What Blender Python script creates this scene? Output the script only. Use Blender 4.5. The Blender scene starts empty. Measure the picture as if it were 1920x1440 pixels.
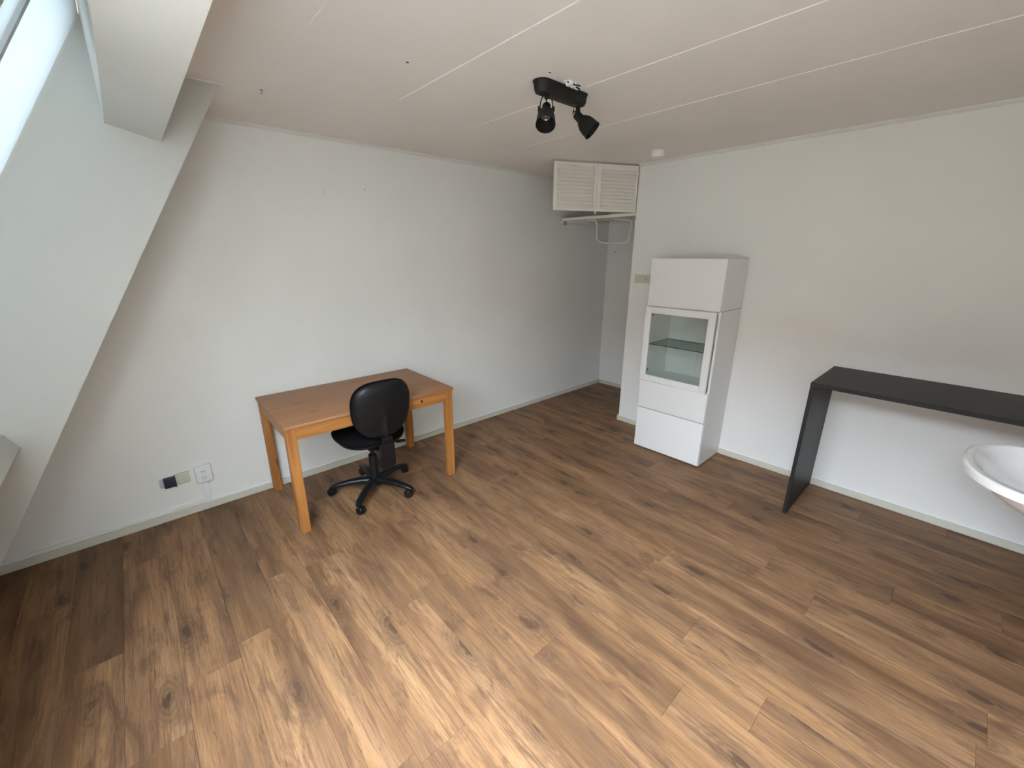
import bpy, bmesh, math, random
from mathutils import Vector, Matrix
random.seed(7)
S = bpy.context.scene
COL = S.collection
PI = math.pi
R = math.radians

# ------------------------------------------------------------------ camera
H = 2.512                       # ceiling height
cam = bpy.data.cameras.new('camera')
cam_o = bpy.data.objects.new('camera', cam)
COL.objects.link(cam_o)
cam_o.location = (-3.7168, -3.3093, 1.7199)
yaw, pit, rol = R(48.332), R(-16.947), R(0.03)
fw = Vector((math.cos(yaw)*math.cos(pit), math.sin(yaw)*math.cos(pit), math.sin(pit)))
rt = Vector((math.sin(yaw), -math.cos(yaw), 0))
up = rt.cross(fw)
r2 = math.cos(rol)*rt + math.sin(rol)*up
u2 = -math.sin(rol)*rt + math.cos(rol)*up
cam_o.rotation_euler = Matrix((r2, u2, -fw)).transposed().to_euler()
cam.sensor_width = 36
cam.lens = 778.064*36/1920
cam.shift_x = 11.735/1920
cam.shift_y = -5.685/1920
cam.clip_start = 0.02
S.camera = cam_o

# ------------------------------------------------------------------ world / light / exposure
S.view_settings.view_transform = 'Standard'
S.view_settings.look = 'None'
S.view_settings.gamma = 1
S.view_settings.use_curve_mapping = False
S.view_settings.exposure = 0.0
w = bpy.data.worlds.new('overcast_sky')
S.world = w
w.use_nodes = True
nt = w.node_tree
nt.nodes.clear()
wo = nt.nodes.new('ShaderNodeOutputWorld')
bg = nt.nodes.new('ShaderNodeBackground')
tc = nt.nodes.new('ShaderNodeTexCoord')
sp = nt.nodes.new('ShaderNodeSeparateXYZ')
mr = nt.nodes.new('ShaderNodeMapRange')
mr.inputs[1].default_value = -1; mr.inputs[2].default_value = 1
rp = nt.nodes.new('ShaderNodeValToRGB')
e = rp.color_ramp.elements
e[0].position = 0.0; e[0].color = (.10, .09, .08, 1)
e[1].position = 1.0; e[1].color = (.95, 1.06, 1.22, 1)
a = e.new(.495); a.color = (.13, .12, .11, 1)
a = e.new(.52); a.color = (.42, .46, .50, 1)
a = e.new(.70); a.color = (.76, .86, 1.0, 1)
nt.links.new(tc.outputs['Generated'], sp.inputs[0])
nt.links.new(sp.outputs['Z'], mr.inputs[0])
nt.links.new(mr.outputs[0], rp.inputs[0])
nt.links.new(rp.outputs[0], bg.inputs[0])
nt.links.new(bg.outputs[0], wo.inputs[0])
bg.inputs[1].default_value = 37.0

# slope geometry of the mansard side (x as a function of z)
def xi(z): return -4.394 + .558*(z-.366)      # inner roof lining
def xw(z): return -4.010 + .558*(z-2.015)     # glass plane
def xo(z): return xw(z) - .16                 # outer roof plane
def xs(z): return -4.209 + .558*(z-.906)      # lining below the sill
YN, YS = -.64, -3.72                          # window recess between these
SOUTH = -3.95

BLIND = .23
HOUSE = 5.8
CLEAR = -2.08
def portal():
    l = bpy.data.lights.new('window_portal', 'AREA')
    l.shape = 'RECTANGLE'
    z0, z1 = 1.0, 2.64
    c = Vector(((xw(z0)+xw(z1))/2+.03, (CLEAR+YS)/2, (z0+z1)/2))
    l.size = CLEAR-YS
    l.size_y = math.hypot(xw(z1)-xw(z0), z1-z0)
    l.cycles.is_portal = True
    o = bpy.data.objects.new('window_portal', l)
    COL.objects.link(o)
    o.location = c
    sdir = Vector((xw(z1)-xw(z0), 0, z1-z0)).normalized()
    ydir = Vector((0, 1, 0))
    n = Vector((sdir.z, 0, -sdir.x))          # pointing into the room (+x, down)
    zax = -n                                   # light shines along -Z
    xax = ydir
    yax = zax.cross(xax)
    o.rotation_euler = Matrix((xax, yax, zax)).transposed().to_euler()
portal()

# ------------------------------------------------------------------ materials
def new_mat(name):
    m = bpy.data.materials.new(name); m.use_nodes = True
    t = m.node_tree
    return m, t, t.nodes['Principled BSDF'], t.nodes, t.links

def plaster(name, col, rough=.85, bump=.15, scale=220, blotch=.03):
    m, t, b, N, L = new_mat(name)
    tc = N.new('ShaderNodeTexCoord')
    n1 = N.new('ShaderNodeTexNoise'); n1.inputs['Scale'].default_value = 1.3; n1.inputs['Detail'].default_value = 4
    n2 = N.new('ShaderNodeTexNoise'); n2.inputs['Scale'].default_value = scale; n2.inputs['Detail'].default_value = 3
    L.new(tc.outputs['Object'], n1.inputs['Vector']); L.new(tc.outputs['Object'], n2.inputs['Vector'])
    r = N.new('ShaderNodeValToRGB')
    r.color_ramp.elements[0].position = .3; r.color_ramp.elements[1].position = .7
    r.color_ramp.elements[0].color = tuple(c*(1-blotch) for c in col)+(1,)
    r.color_ramp.elements[1].color = tuple(min(1, c*(1+blotch)) for c in col)+(1,)
    L.new(n1.outputs[0], r.inputs[0]); L.new(r.outputs[0], b.inputs['Base Color'])
    bp = N.new('ShaderNodeBump'); bp.inputs['Strength'].default_value = bump; bp.inputs['Distance'].default_value = .002
    L.new(n2.outputs[0], bp.inputs['Height']); L.new(bp.outputs[0], b.inputs['Normal'])
    b.inputs['Roughness'].default_value = rough
    return m

def simple(name, col, rough=.5, metal=0, spec=.5, var=.04, scale=30, bump=0):
    m, t, b, N, L = new_mat(name)
    tc = N.new('ShaderNodeTexCoord')
    n1 = N.new('ShaderNodeTexNoise'); n1.inputs['Scale'].default_value = scale; n1.inputs['Detail'].default_value = 3
    L.new(tc.outputs['Object'], n1.inputs['Vector'])
    mx = N.new('ShaderNodeMix'); mx.data_type = 'RGBA'
    mx.inputs['A'].default_value = tuple(c*(1-var) for c in col)+(1,)
    mx.inputs['B'].default_value = tuple(min(1, c*(1+var)) for c in col)+(1,)
    L.new(n1.outputs[0], mx.inputs['Factor']); L.new(mx.outputs['Result'], b.inputs['Base Color'])
    b.inputs['Roughness'].default_value = rough
    b.inputs['Metallic'].default_value = metal
    b.inputs['Specular IOR Level'].default_value = spec
    if bump:
        bp = N.new('ShaderNodeBump'); bp.inputs['Strength'].default_value = bump; bp.inputs['Distance'].default_value = .001
        L.new(n1.outputs[0], bp.inputs['Height']); L.new(bp.outputs[0], b.inputs['Normal'])
    return m

def glass(name, tint, edge=False):
    m, t, b, N, L = new_mat(name)
    N.remove(b)
    out = N['Material Output']
    tr = N.new('ShaderNodeBsdfTransparent'); tr.inputs[0].default_value = tint+(1,)
    gl = N.new('ShaderNodeBsdfGlossy'); gl.inputs['Roughness'].default_value = .02
    lw = N.new('ShaderNodeLayerWeight'); lw.inputs[0].default_value = .5
    pw = N.new('ShaderNodeMath'); pw.operation = 'POWER'; pw.inputs[1].default_value = 4.5
    fr = N.new('ShaderNodeMath'); fr.operation = 'MULTIPLY_ADD'; fr.inputs[1].default_value = .5; fr.inputs[2].default_value = .03
    L.new(lw.outputs['Facing'], pw.inputs[0]); L.new(pw.outputs[0], fr.inputs[0])
    mx = N.new('ShaderNodeMixShader')
    L.new(fr.outputs[0], mx.inputs[0]); L.new(tr.outputs[0], mx.inputs[1]); L.new(gl.outputs[0], mx.inputs[2])
    L.new(mx.outputs[0], out.inputs[0])
    return m

def blind_mat():
    m, t, b, N, L = new_mat('white_blind_fabric')
    N.remove(b)
    a = N.new('ShaderNodeBsdfTranslucent'); a.inputs[0].default_value = (BLIND*.96, BLIND, BLIND*.99, 1)
    d = N.new('ShaderNodeBsdfDiffuse'); d.inputs[0].default_value = (.6, .6, .6, 1)
    n = N.new('ShaderNodeTexNoise'); n.inputs['Scale'].default_value = 3
    mx = N.new('ShaderNodeAddShader')
    s_ = N.new('ShaderNodeMixShader'); s_.inputs[0].default_value = .35
    k_ = N.new('ShaderNodeBsdfTransparent'); k_.inputs[0].default_value = (0, 0, 0, 1)
    L.new(k_.outputs[0], s_.inputs[1]); L.new(d.outputs[0], s_.inputs[2])
    L.new(a.outputs[0], mx.inputs[0]); L.new(s_.outputs[0], mx.inputs[1])
    L.new(mx.outputs[0], N['Material Output'].inputs[0])
    return m

def wood(name, c_lo, c_hi, c_dark, grain=(60, 1.6, 60), knots=3.0, rough=.45, axis='X'):
    """pine: long grain along local axis, a few dark knots"""
    m, t, b, N, L = new_mat(name)
    tc = N.new('ShaderNodeTexCoord'); oi = N.new('ShaderNodeObjectInfo')
    off = N.new('ShaderNodeVectorMath'); off.operation = 'SCALE'
    cb = N.new('ShaderNodeCombineXYZ')
    for i in range(3): L.new(oi.outputs['Random'], cb.inputs[i])
    L.new(cb.outputs[0], off.inputs[0]); off.inputs['Scale'].default_value = 37.0
    add = N.new('ShaderNodeVectorMath'); L.new(tc.outputs['Object'], add.inputs[0]); L.new(off.outputs[0], add.inputs[1])
    mp = N.new('ShaderNodeMapping')
    sc = {'X': (1.6, 45, 45), 'Y': (45, 1.6, 45), 'Z': (45, 45, 1.6)}[axis]
    mp.inputs['Scale'].default_value = sc
    L.new(add.outputs[0], mp.inputs[0])
    n1 = N.new('ShaderNodeTexNoise'); n1.inputs['Scale'].default_value = 1; n1.inputs['Detail'].default_value = 5; n1.inputs['Distortion'].default_value = .6
    L.new(mp.outputs[0], n1.inputs['Vector'])
    r = N.new('ShaderNodeValToRGB'); r.color_ramp.elements[0].position = .35; r.color_ramp.elements[1].position = .65
    r.color_ramp.elements[0].color = c_lo+(1,); r.color_ramp.elements[1].color = c_hi+(1,)
    L.new(n1.outputs[0], r.inputs[0])
    mp2 = N.new('ShaderNodeMapping')
    k = knots
    mp2.inputs['Scale'].default_value = {'X': (k, k*3, k*3), 'Y': (k*3, k, k*3), 'Z': (k*3, k*3, k)}[axis]
    L.new(add.outputs[0], mp2.inputs[0])
    v = N.new('ShaderNodeTexVoronoi'); v.inputs['Scale'].default_value = 1
    L.new(mp2.outputs[0], v.inputs['Vector'])
    r2 = N.new('ShaderNodeValToRGB'); r2.color_ramp.elements[0].position = .05; r2.color_ramp.elements[1].position = .13
    r2.color_ramp.elements[0].color = (1, 1, 1, 1); r2.color_ramp.elements[1].color = (0, 0, 0, 1)
    L.new(v.outputs['Distance'], r2.inputs[0])
    # only some cells carry a knot
    sx = N.new('ShaderNodeSeparateColor'); L.new(v.outputs['Color'], sx.inputs[0])
    gt = N.new('ShaderNodeMath'); gt.operation = 'GREATER_THAN'; gt.inputs[1].default_value = .5; L.new(sx.outputs[0], gt.inputs[0])
    mu = N.new('ShaderNodeMath'); mu.operation = 'MULTIPLY'; L.new(r2.outputs[0], mu.inputs[0]); L.new(gt.outputs[0], mu.inputs[1])
    mu2 = N.new('ShaderNodeMath'); mu2.operation = 'MULTIPLY'; mu2.inputs[1].default_value = .75; L.new(mu.outputs[0], mu2.inputs[0])
    mx = N.new('ShaderNodeMix'); mx.data_type = 'RGBA'
    L.new(mu2.outputs[0], mx.inputs['Factor']); L.new(r.outputs[0], mx.inputs['A']); mx.inputs['B'].default_value = c_dark+(1,)
    L.new(mx.outputs['Result'], b.inputs['Base Color'])
    b.inputs['Roughness'].default_value = rough
    return m

def laminate():
    m, t, b, N, L = new_mat('oak_laminate')
    def math_(op, x, y=None, clamp=False):
        n = N.new('ShaderNodeMath'); n.operation = op; n.use_clamp = clamp
        for i, q in enumerate((x, y)):
            if q is None: continue
            if isinstance(q, (int, float)): n.inputs[i].default_value = q
            else: L.new(q, n.inputs[i])
        return n.outputs[0]
    def noise(vec, scale, detail=4, dist=0, rough=.5):
        mp = N.new('ShaderNodeMapping'); mp.inputs['Scale'].default_value = scale; L.new(vec, mp.inputs[0])
        n = N.new('ShaderNodeTexNoise'); n.inputs['Scale'].default_value = 1; n.inputs['Detail'].default_value = detail
        n.inputs['Distortion'].default_value = dist; n.inputs['Roughness'].default_value = rough
        L.new(mp.outputs[0], n.inputs['Vector']); return n.outputs[0]
    def ramp(x, stops):
        r = N.new('ShaderNodeValToRGB'); el = r.color_ramp.elements
        while len(el) < len(stops): el.new(.5)
        for q, (p, c) in zip(el, stops):
            q.position = p; q.color = (c+(1,)) if isinstance(c, tuple) else (c, c, c, 1)
        L.new(x, r.inputs[0]); return r.outputs[0]
    def mix(f, a, bb, blend='MIX'):
        x = N.new('ShaderNodeMix'); x.data_type = 'RGBA'; x.blend_type = blend
        for k, q in (('Factor', f), ('A', a), ('B', bb)):
            if isinstance(q, (int, float)): x.inputs[k].default_value = q
            elif isinstance(q, tuple): x.inputs[k].default_value = q+(1,)
            else: L.new(q, x.inputs[k])
        return x.outputs['Result']
    tc = N.new('ShaderNodeTexCoord'); oi = N.new('ShaderNodeObjectInfo')
    cb = N.new('ShaderNodeCombineXYZ')
    L.new(oi.outputs['Random'], cb.inputs[0])
    L.new(math_('MULTIPLY', oi.outputs['Random'], 7.3), cb.inputs[1])
    L.new(math_('MULTIPLY', oi.outputs['Random'], 3.1), cb.inputs[2])
    sc = N.new('ShaderNodeVectorMath'); sc.operation = 'SCALE'; sc.inputs['Scale'].default_value = 23
    L.new(cb.outputs[0], sc.inputs[0])
    ad = N.new('ShaderNodeVectorMath'); L.new(tc.outputs['Object'], ad.inputs[0]); L.new(sc.outputs[0], ad.inputs[1])
    # gentle waviness of the grain
    wob = noise(ad.outputs[0], (5, 2.2, 1), 2)
    wv = N.new('ShaderNodeCombineXYZ'); L.new(math_('MULTIPLY', math_('SUBTRACT', wob, .5), .022), wv.inputs[0])
    ad2 = N.new('ShaderNodeVectorMath'); L.new(ad.outputs[0], ad2.inputs[0]); L.new(wv.outputs[0], ad2.inputs[1])
    P = ad2.outputs[0]
    # knots: few voronoi cells; grain flows round them
    mpk = N.new('ShaderNodeMapping'); mpk.inputs['Scale'].default_value = (5.0, 1.9, 1); L.new(P, mpk.inputs[0])
    vk = N.new('ShaderNodeTexVoronoi'); vk.inputs['Scale'].default_value = 1; vk.voronoi_dimensions = '2D'
    L.new(mpk.outputs[0], vk.inputs['Vector'])
    sx = N.new('ShaderNodeSeparateColor'); L.new(vk.outputs['Color'], sx.inputs[0])
    has = ramp(sx.outputs[0], [(.28, 0.0), (.6, 1.0)])
    dk = math_('ADD', vk.outputs['Distance'], math_('MULTIPLY', math_('SUBTRACT', noise(P, (38, 18, 1), 5), .5), .42))
    core = math_('MULTIPLY', ramp(dk, [(.0, 1.0), (.055, .9), (.095, 0.0)]), has)
    halo = math_('MULTIPLY', ramp(dk, [(.0, 1.0), (.14, .7), (.36, 0.0)]), has)
    # cathedral rings
    ring = math_('SINE', math_('ADD', math_('MULTIPLY', vk.outputs['Distance'], 95), math_('MULTIPLY', noise(P, (14, 3, 1), 3), 14)))
    ringm = math_('MULTIPLY', math_('MULTIPLY', math_('ADD', math_('MULTIPLY', ring, .5), .5), halo), .38)
    # broad shading (grey-brown smoky areas), strips, grain
    broad = noise(P, (8, 1.0, 1), 4, .35, .55)
    strip = noise(P, (17, .8, 1), 2, .2)
    grain = noise(P, (125, 3.6, 1), 7, .3, .66)
    fine = noise(P, (330, 13, 1), 5, 0, .66)
    tick = noise(P, (70, 7, 1), 2, 1.2)
    base = ramp(broad, [(.28, (.125, .066, .033)), (.42, (.245, .138, .068)), (.54, (.345, .197, .098)), (.70, (.420, .255, .132))])
    base = mix(math_('MULTIPLY', ramp(strip, [(.38, 1.0), (.56, 0.0)]), .40), base, (.170, .105, .066))
    smoke = noise(P, (11, 3.2, 1), 5, .9, .62)
    base = mix(math_('MULTIPLY', ramp(smoke, [(.34, 1.0), (.47, 0.0)]), .55), base, (.115, .066, .040))
    hv = N.new('ShaderNodeHueSaturation'); L.new(base, hv.inputs['Color'])
    L.new(ramp(oi.outputs['Random'], [(0, .74), (.3, .88), (.7, .95), (1, 1.02)]), hv.inputs['Value'])
    hv.inputs['Saturation'].default_value = 1.06; hv.inputs['Hue'].default_value = .4955
    base = hv.outputs[0]
    base = mix(math_('MULTIPLY', ramp(grain, [(.39, 1.0), (.50, 0.0)]), .52), base, (.115, .062, .034))
    base = mix(math_('MULTIPLY', ramp(fine, [(.42, 1.0), (.53, 0.0)]), .45), base, (.150, .086, .048))
    crack = noise(P, (26, 1.1, 1), 5, .5, .6)
    base = mix(math_('MULTIPLY', ramp(crack, [(.475, 0.0), (.495, 1.0), (.505, 1.0), (.525, 0.0)]), math_('MULTIPLY', ramp(smoke, [(.40, 1.0), (.52, 0.0)]), .55)), base, (.080, .042, .026))
    streak = noise(P, (48, 1.5, 1), 4, .8, .6)
    base = mix(math_('MULTIPLY', ramp(streak, [(.33, 1.0), (.42, 0.0)]), .55), base, (.095, .050, .030))
    base = mix(math_('MULTIPLY', halo, .70), base, (.130, .072, .042))
    base = mix(ringm, base, (.050, .026, .016))
    base = mix(math_('MULTIPLY', ramp(tick, [(.70, 0.0), (.76, 1.0)]), .6), base, (.050, .026, .016))
    base = mix(math_('MULTIPLY', core, .72), base, (.062, .035, .022))
    L.new(base, b.inputs['Base Color'])
    L.new(ramp(grain, [(.3, .52), (.7, .40)]), b.inputs['Roughness'])
    b.inputs['Specular IOR Level'].default_value = .25
    bp = N.new('ShaderNodeBump'); bp.inputs['Strength'].default_value = .25; bp.inputs['Distance'].default_value = .0008
    L.new(grain, bp.inputs['Height']); L.new(bp.outputs[0], b.inputs['Normal'])
    return m

M = dict(
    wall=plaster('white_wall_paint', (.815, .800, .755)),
    roof=plaster('white_lining_paint', (.53, .515, .47)),  # white lining, darkened in colour to offset strong light beside the window
    ceil=plaster('ceiling_board_paint', (.85, .80, .745), bump=.3, scale=400),
    bead=simple('joint_sealant', (.86, .83, .78), .6),
    cove=simple('cove_paint', (.74, .72, .68), .55),
    skirt=simple('skirting_paint', (.62, .585, .49), .5, scale=8),
    skirt_bead=simple('skirting_sealant', (.85, .86, .86), .5),
    lam=laminate(),
    sub=simple('floor_underlay', (.13, .08, .05), .9),
    white=simple('white_foil', (.80, .79, .765), .32, var=.01, scale=4),
    white_in=simple('white_foil_matt', (.66, .67, .64), .5, var=.01, scale=4),
    black=simple('black_brown_foil', (.011, .0105, .0095), .44, spec=.26, var=.15, scale=60),
    blackedge=simple('black_edging', (.006, .006, .006), .6),
    plastic=simple('black_plastic', (.006, .0063, .007), .38, spec=.35, var=.1),
    shell=simple('black_back_shell', (.0065, .0065, .007), .40, spec=.28, var=.1, scale=200, bump=.1),
    fabric=simple('black_fabric', (.0045, .0045, .005), .95, spec=.1, var=.3, scale=500, bump=.6),
    grey=simple('grey_metal', (.35, .35, .34), .35, metal=.8),
    lamp=simple('dark_grey_lamp_metal', (.011, .0108, .0095), .55, spec=.3, var=.1),
    lampin=simple('black_lamp_inside', (.006, .006, .006), .7),
    bulb=simple('bulb_reflector', (.75, .75, .75), .12, metal=.9, var=.3, scale=120),
    chrome=simple('chrome', (.8, .8, .8), .08, metal=1),
    ceramic=simple('white_ceramic', (.84, .83, .81), .12, var=.005),
    wpl=simple('white_plastic', (.80, .80, .79), .35),
    bpl=simple('ivory_plastic', (.60, .575, .46), .4),
    hole=simple('dark_hole', (.01, .01, .01), .8),
    blue=simple('blue_black_plastic', (.018, .024, .05), .4, var=.4, scale=80),
    shut=simple('cream_gloss_paint', (.80, .755, .68), .5, var=.03, scale=14),
    tube=simple('white_lacquered_tube', (.72, .71, .67), .35),
    pine=wood('pine_frame_stain', (.29, .105, .022), (.43, .178, .043), (.10, .03, .01)),
    pinez=wood('pine_leg_stain', (.29, .105, .022), (.43, .178, .043), (.10, .03, .01), axis='Z'),
    piney=wood('pine_side_stain', (.29, .105, .022), (.43, .178, .043), (.10, .03, .01), axis='Y'),
    top=wood('pine_top_stain', (.27, .120, .050), (.36, .168, .075), (.12, .05, .02), knots=2.6, rough=.5),
    glass=glass('clear_glass', (.96, .985, .97)),
    wglass=glass('window_glass', (.96, .98, .98)),
    gshelf=glass('shelf_glass', (.86, .93, .90)),
    mull=simple('grey_glazing_bar', (.42, .45, .46), .5),
    blind=blind_mat(),
    brick=simple('pale_brick', (.33, .295, .25), .9, scale=3), tile=simple('roof_tile', (.16, .08, .06), .8, scale=3), street=simple('street_paving', (.18, .17, .16), .9, scale=1),
    gedge=simple('green_glass_edge', (.030, .075, .058), .15),
)

# ------------------------------------------------------------------ mesh helpers
def box(bm, x0, x1, y0, y1, z0, z1, bev=0, seg=2, mat=None):
    vs = [bm.verts.new((x, y, z)) for z in (z0, z1) for x, y in ((x0, y0), (x1, y0), (x1, y1), (x0, y1))]
    fs = [bm.faces.new([vs[i] for i in q]) for q in ((3, 2, 1, 0), (4, 5, 6, 7), (0, 1, 5, 4), (1, 2, 6, 5), (2, 3, 7, 6), (3, 0, 4, 7))]
    if mat is not None:
        for v in vs: v.co = mat @ v.co
    if bev:
        es = set(e for f in fs for e in f.edges)
        bmesh.ops.bevel(bm, geom=list(es), offset=bev, segments=seg, affect='EDGES', profile=.6)

def prism(bm, poly, d0, d1, axis='y'):
    """poly: 2D points; extruded between d0 and d1 along axis"""
    def P(a, b, d): return {'y': (a, d, b), 'z': (a, b, d), 'x': (d, a, b)}[axis]
    A = [bm.verts.new(P(a, b, d0)) for a, b in poly]
    B = [bm.verts.new(P(a, b, d1)) for a, b in poly]
    n = len(poly)
    bm.faces.new(A); bm.faces.new(B[::-1])
    for i in range(n): bm.faces.new((A[i], B[i], B[(i+1) % n], A[(i+1) % n]))
    bmesh.ops.recalc_face_normals(bm, faces=bm.faces)

def lathe(bm, prof, mat=None, n=28, cap=True):
    rings = []
    for r, z in prof:
        ring = [bm.verts.new((r*math.cos(2*PI*i/n), r*math.sin(2*PI*i/n), z)) for i in range(n)]
        rings.append(ring)
    for a, b in zip(rings, rings[1:]):
        for i in range(n): bm.faces.new((a[i], a[(i+1) % n], b[(i+1) % n], b[i]))
    if cap:
        bm.faces.new(rings[0][::-1]); bm.faces.new(rings[-1])
    if mat is not None:
        for rg in rings:
            for v in rg: v.co = mat @ v.co
    return rings

def tube(bm, pts, r, n=10, closed=False):
    pts = [Vector(p) for p in pts]
    rings = []; prev = None
    for i, p in enumerate(pts):
        if closed: t = pts[(i+1) % len(pts)]-pts[i-1]
        else: t = pts[min(i+1, len(pts)-1)]-pts[max(i-1, 0)]
        t.normalize()
        if prev is None:
            a = Vector((0, 0, 1)) if abs(t.z) < .9 else Vector((1, 0, 0))
            u = t.cross(a).normalized()
        else: u = (prev-t*prev.dot(t)).normalized()
        prev = u; v = t.cross(u)
        rr = r[i] if isinstance(r, (list, tuple)) else r
        rings.append([bm.verts.new(p+u*rr*math.cos(2*PI*k/n)+v*rr*math.sin(2*PI*k/n)) for k in range(n)])
    pairs = list(zip(rings, rings[1:]))
    if closed: pairs.append((rings[-1], rings[0]))
    for a, b in pairs:
        for k in range(n): bm.faces.new((a[k], a[(k+1) % n], b[(k+1) % n], b[k]))
    if not closed:
        bm.faces.new(rings[0][::-1]); bm.faces.new(rings[-1])

def fillet(pts, rad, seg=6):
    """round the corners of a polyline"""
    pts = [Vector(p) for p in pts]; out = [pts[0]]
    for a, b, c in zip(pts, pts[1:], pts[2:]):
        d1 = (a-b); d2 = (c-b); r = min(rad, d1.length*.49, d2.length*.49)
        p, q = b+d1.normalized()*r, b+d2.normalized()*r
        for k in range(seg+1):
            s = k/seg; out.append(p*(1-s)**2+b*2*s*(1-s)+q*s*s)
    out.append(pts[-1]); return out

def loft(bm, rings, cap0=True, cap1=True):
    R_ = [[bm.verts.new(p) for p in rg] for rg in rings]
    n = len(R_[0])
    for a, b in zip(R_, R_[1:]):
        for k in range(n): bm.faces.new((a[k], a[(k+1) % n], b[(k+1) % n], b[k]))
    if cap0: bm.faces.new(R_[0][::-1])
    if cap1: bm.faces.new(R_[-1])

def obj(name, bm, mat, parent=None, smooth=False, loc=None, mats=None):
    bmesh.ops.recalc_face_normals(bm, faces=bm.faces)
    me = bpy.data.meshes.new(name)
    bm.to_mesh(me); bm.free()
    me.materials.append(mat)
    for x in (mats or []): me.materials.append(x)
    if smooth:
        me.polygons.foreach_set('use_smooth', [True]*len(me.polygons))
        try: me.set_sharp_from_angle(angle=R(smooth if smooth is not True else 40))
        except Exception: pass
    o = bpy.data.objects.new(name, me)
    COL.objects.link(o)
    if parent is not None: o.parent = parent
    if loc: o.location = loc
    return o

def struct(name, bm, mat, **k):
    o = obj(name, bm, mat, **k); o['kind'] = 'structure'; return o
def thing(name, label, cat, loc=(0, 0, 0), rz=0, group=None):
    o = bpy.data.objects.new(name, None); COL.objects.link(o)
    o.empty_display_size = .05
    o.location = loc; o.rotation_euler = (0, 0, rz)
    o['label'] = label; o['category'] = cat
    if group: o['group'] = group
    return o
B = bmesh.new
def bxo(name, mat, parent, *a, bev=0, **k):
    bm = B(); box(bm, *a, bev=bev); return obj(name, bm, mat, parent, **k)

# ------------------------------------------------------------------ house across the street (shades the low sky)
t = thing('terraced_house', 'brick terraced house row across the street outside the roof window', 'building', (-13.5, -2.5, -9))
bm = B(); box(bm, -8, 0, -22, 22, 0, HOUSE+9-2.2); obj('wall', bm, M['brick'], t)
bm = B(); prism(bm, [(-8.2, HOUSE+9-2.2), (.3, HOUSE+9-2.2), (-1.6, HOUSE+9), (-6.4, HOUSE+9)], -22, 22); obj('roof', bm, M['tile'], t)
bm = B(); box(bm, -40, 40, -60, 60, -.2, 0); o = struct('ground', bm, M['street']); o.location = (0, 0, -9)

# ------------------------------------------------------------------ floor
XB = .979
FX0 = xs(0)-.02
bm = B(); box(bm, FX0-.3, XB+.1, SOUTH-.1, .1, -.06, -.010)
floor = struct('floor', bm, M['sub'])
PW, PL = .195, 1.285
known = {-1.515: -3.075, -2.10: -2.735, -2.295: -3.09, -3.66: -1.384, -3.465: -1.03, -3.075: -1.70, -.735: -3.056}
mesh_cache = {}
def plank(x0, x1, y0, y1):
    w_, l_ = x1-x0, y1-y0
    key = (round(w_, 4), round(l_, 4))
    g = .0003
    if key not in mesh_cache:
        bm = B(); box(bm, -w_/2+g, w_/2-g, -l_/2+g, l_/2-g, -.008, 0, bev=.0004, seg=1)
        me = bpy.data.meshes.new('plank'); bm.to_mesh(me); bm.free(); me.materials.append(M['lam'])
        mesh_cache[key] = me
    o = bpy.data.objects.new('plank', mesh_cache[key]); COL.objects.link(o)
    o.parent = floor; o.location = ((x0+x1)/2, (y0+y1)/2, 0)
x = -4.05-.195*4
while x < XB-.001:
    x0, x1 = max(x, FX0), min(x+PW, XB)
    off = None
    for kx, ky in known.items():
        if abs(kx-x) < .02: off = ky
    if off is None: off = -random.random()*PL-1
    ys = []
    y = off
    while y < 0: y += PL
    while y > SOUTH: ys.append(y); y -= PL
    ys.append(y)
    ys = [max(min(q, -.004), SOUTH) for q in ys]
    if x1-x0 > .01:
        for a, b_ in zip(ys, ys[1:]):
            if a-b_ > .02: plank(x0, x1, b_, a)
    x += PW

# ------------------------------------------------------------------ walls
bm = B(); box(bm, -5.3, XB+.12, 0, .12, -.05, 3.05); struct('wall_north', bm, M['wall'])
WE = -.981
bm = B(); box(bm, 0, .11, SOUTH, WE, -.01, H); struct('wall_east', bm, M['wall'])
bm = B(); box(bm, XB, XB+.12, -2.0, 0, -.01, H+.02); struct('wall_alcove', bm, M['wall'])
bm = B(); box(bm, .11, XB, -2.1, -2.0, -.01, H+.02); struct('wall_hall', bm, M['wall'])
bm = B(); box(bm, -5.3, .11, SOUTH-.12, SOUTH, -.05, 3.05); struct('wall_south', bm, M['wall'])

# west side: sloping roof lining with a deep window recess
west = bpy.data.objects.new('wall_west', None); COL.objects.link(west); west['kind'] = 'structure'
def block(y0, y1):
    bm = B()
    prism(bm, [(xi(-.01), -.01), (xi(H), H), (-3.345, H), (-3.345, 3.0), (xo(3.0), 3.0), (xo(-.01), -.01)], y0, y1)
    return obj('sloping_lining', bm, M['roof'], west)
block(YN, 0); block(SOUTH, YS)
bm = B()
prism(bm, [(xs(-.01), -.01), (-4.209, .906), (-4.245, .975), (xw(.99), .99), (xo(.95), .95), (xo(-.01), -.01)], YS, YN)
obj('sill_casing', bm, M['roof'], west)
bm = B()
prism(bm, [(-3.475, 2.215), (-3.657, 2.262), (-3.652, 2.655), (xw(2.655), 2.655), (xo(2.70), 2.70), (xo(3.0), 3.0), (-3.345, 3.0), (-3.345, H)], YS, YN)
obj('purlin_casing', bm, M['roof'], west)

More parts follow.
